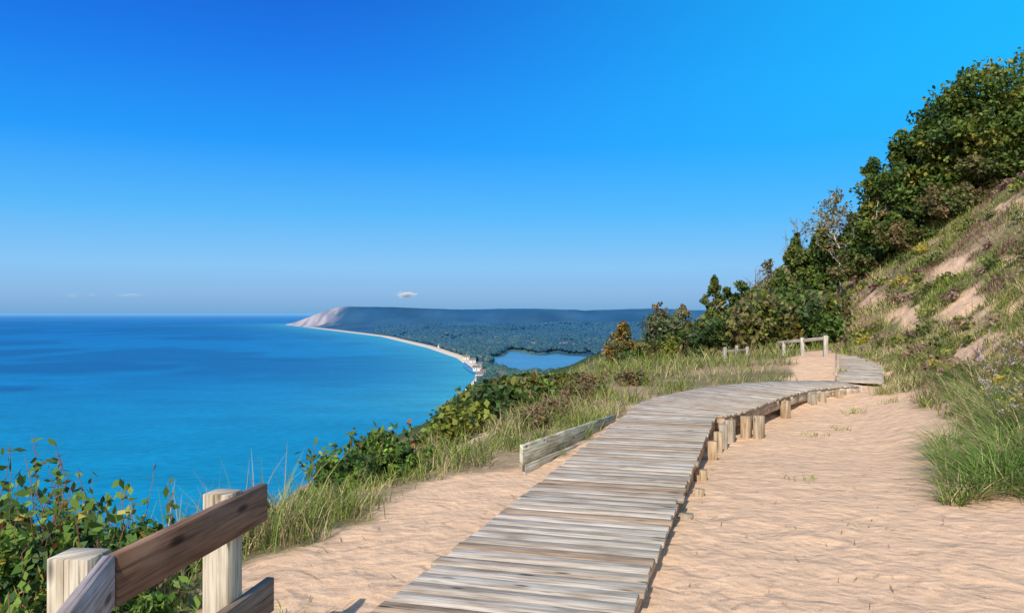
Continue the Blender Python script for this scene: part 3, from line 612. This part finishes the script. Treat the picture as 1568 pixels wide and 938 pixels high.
# ---------------------------------------------------------------- clouds
def cmat(name,c,dens):
    m=bpy.data.materials.new(name);m.use_nodes=True;nt=m.node_tree;L=nt.links.new
    nt.nodes.remove(nt.nodes["Principled BSDF"])
    v=N(nt,"ShaderNodeVolumePrincipled");v.inputs["Color"].default_value=(*c,1)
    tc=N(nt,"ShaderNodeTexCoord");ln=N(nt,"ShaderNodeVectorMath",operation='LENGTH');L(tc.outputs["Object"],ln.inputs[0])
    n=N(nt,"ShaderNodeTexNoise");n.inputs["Scale"].default_value=2.2;n.inputs["Detail"].default_value=4;L(tc.outputs["Object"],n.inputs["Vector"])
    a=N(nt,"ShaderNodeMath",operation='MULTIPLY_ADD');L(n.outputs[0],a.inputs[0]);a.inputs[1].default_value=2.0;a.inputs[2].default_value=-.35
    s=N(nt,"ShaderNodeMath",operation='SUBTRACT');L(a.outputs[0],s.inputs[0]);L(ln.outputs["Value"],s.inputs[1])
    k=N(nt,"ShaderNodeMath",operation='MULTIPLY',use_clamp=False);L(s.outputs[0],k.inputs[0]);k.inputs[1].default_value=dens
    mx=N(nt,"ShaderNodeMath",operation='MAXIMUM');L(k.outputs[0],mx.inputs[0]);mx.inputs[1].default_value=0
    L(mx.outputs[0],v.inputs["Density"]);v.inputs["Anisotropy"].default_value=-.45
    L(v.outputs[0],nt.nodes["Material Output"].inputs["Volume"]);return m
def cloud(x,y,z,w,h,mat):
    bm=bmesh.new();bmesh.ops.create_icosphere(bm,subdivisions=3,radius=1);me=bpy.data.meshes.new("cloud");bm.to_mesh(me);bm.free()
    me.materials.append(mat);o=bpy.data.objects.new("cloud",me);o.location=(x,y,z);o.scale=(w/2,w/3,h/2);bpy.context.collection.objects.link(o)
mc=cmat("cloud_mat",(1,1,1),.04);mf=cmat("far_cloud_mat",(.75,.88,1),.003)
cloud(-1850,14000,310,480,160,mc)
for cx,w,h in[(-14300,1500,200),(-16400,700,260),(-15700,600,200)]: cloud(cx,30000,650,w,h,mf)
# ---------------------------------------------------------------- light & world
sv=Vector((-.35,-.94,0)).normalized()*math.cos(math.radians(43));sv.z=math.sin(math.radians(43))
sl=bpy.data.lights.new("sun","SUN");sl.energy=4.9;sl.angle=math.radians(.5);sl.color=(1,.94,.84)
so=bpy.data.objects.new("sun",sl);so.rotation_euler=sv.to_track_quat('Z','Y').to_euler();bpy.context.collection.objects.link(so)
w=bpy.data.worlds.new("World");bpy.context.scene.world=w;w.use_nodes=True;nt=w.node_tree;L=nt.links.new
bg=nt.nodes["Background"];bg.inputs[1].default_value=.1
sky=N(nt,"ShaderNodeTexSky",sky_type='NISHITA');sky.sun_disc=False;sky.sun_elevation=math.radians(43);sky.sun_rotation=math.atan2(sv.x,sv.y)
tc=N(nt,"ShaderNodeTexCoord");nm=N(nt,"ShaderNodeVectorMath",operation='NORMALIZE');sp=N(nt,"ShaderNodeSeparateXYZ")
L(tc.outputs["Generated"],nm.inputs[0]);L(nm.outputs[0],sp.inputs[0])
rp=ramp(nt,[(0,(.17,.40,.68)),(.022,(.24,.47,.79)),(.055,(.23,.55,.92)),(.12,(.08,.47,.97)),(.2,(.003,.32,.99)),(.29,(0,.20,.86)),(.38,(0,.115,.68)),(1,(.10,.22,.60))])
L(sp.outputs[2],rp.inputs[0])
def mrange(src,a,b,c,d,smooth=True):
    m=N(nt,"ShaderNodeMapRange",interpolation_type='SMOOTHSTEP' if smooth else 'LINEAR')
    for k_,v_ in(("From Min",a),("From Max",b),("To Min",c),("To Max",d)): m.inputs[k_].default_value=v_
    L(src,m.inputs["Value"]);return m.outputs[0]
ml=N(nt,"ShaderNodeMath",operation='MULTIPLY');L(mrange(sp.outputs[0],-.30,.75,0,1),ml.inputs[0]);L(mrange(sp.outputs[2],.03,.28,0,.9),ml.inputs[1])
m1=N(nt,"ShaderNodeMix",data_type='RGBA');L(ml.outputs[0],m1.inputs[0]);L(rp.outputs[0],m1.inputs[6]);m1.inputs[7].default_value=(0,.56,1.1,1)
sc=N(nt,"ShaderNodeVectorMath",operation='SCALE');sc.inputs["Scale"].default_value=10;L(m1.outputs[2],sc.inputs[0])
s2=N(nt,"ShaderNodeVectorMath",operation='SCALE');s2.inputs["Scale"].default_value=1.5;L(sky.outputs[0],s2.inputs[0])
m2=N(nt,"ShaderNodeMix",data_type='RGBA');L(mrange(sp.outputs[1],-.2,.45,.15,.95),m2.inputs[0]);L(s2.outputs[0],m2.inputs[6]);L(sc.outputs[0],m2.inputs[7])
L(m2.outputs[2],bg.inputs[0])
# ---------------------------------------------------------------- camera
cam=bpy.data.cameras.new("camera");cam.sensor_width=36;cam.lens=36*1231/1568;cam.clip_start=.05;cam.clip_end=200000
co=bpy.data.objects.new("camera",cam);co.location=(0,0,0);co.rotation_euler=(math.radians(90+.42),0,0)
bpy.context.collection.objects.link(co);bpy.context.scene.camera=co
sc_=bpy.context.scene;sc_.view_settings.view_transform='Standard';sc_.view_settings.look='None';sc_.view_settings.exposure=0
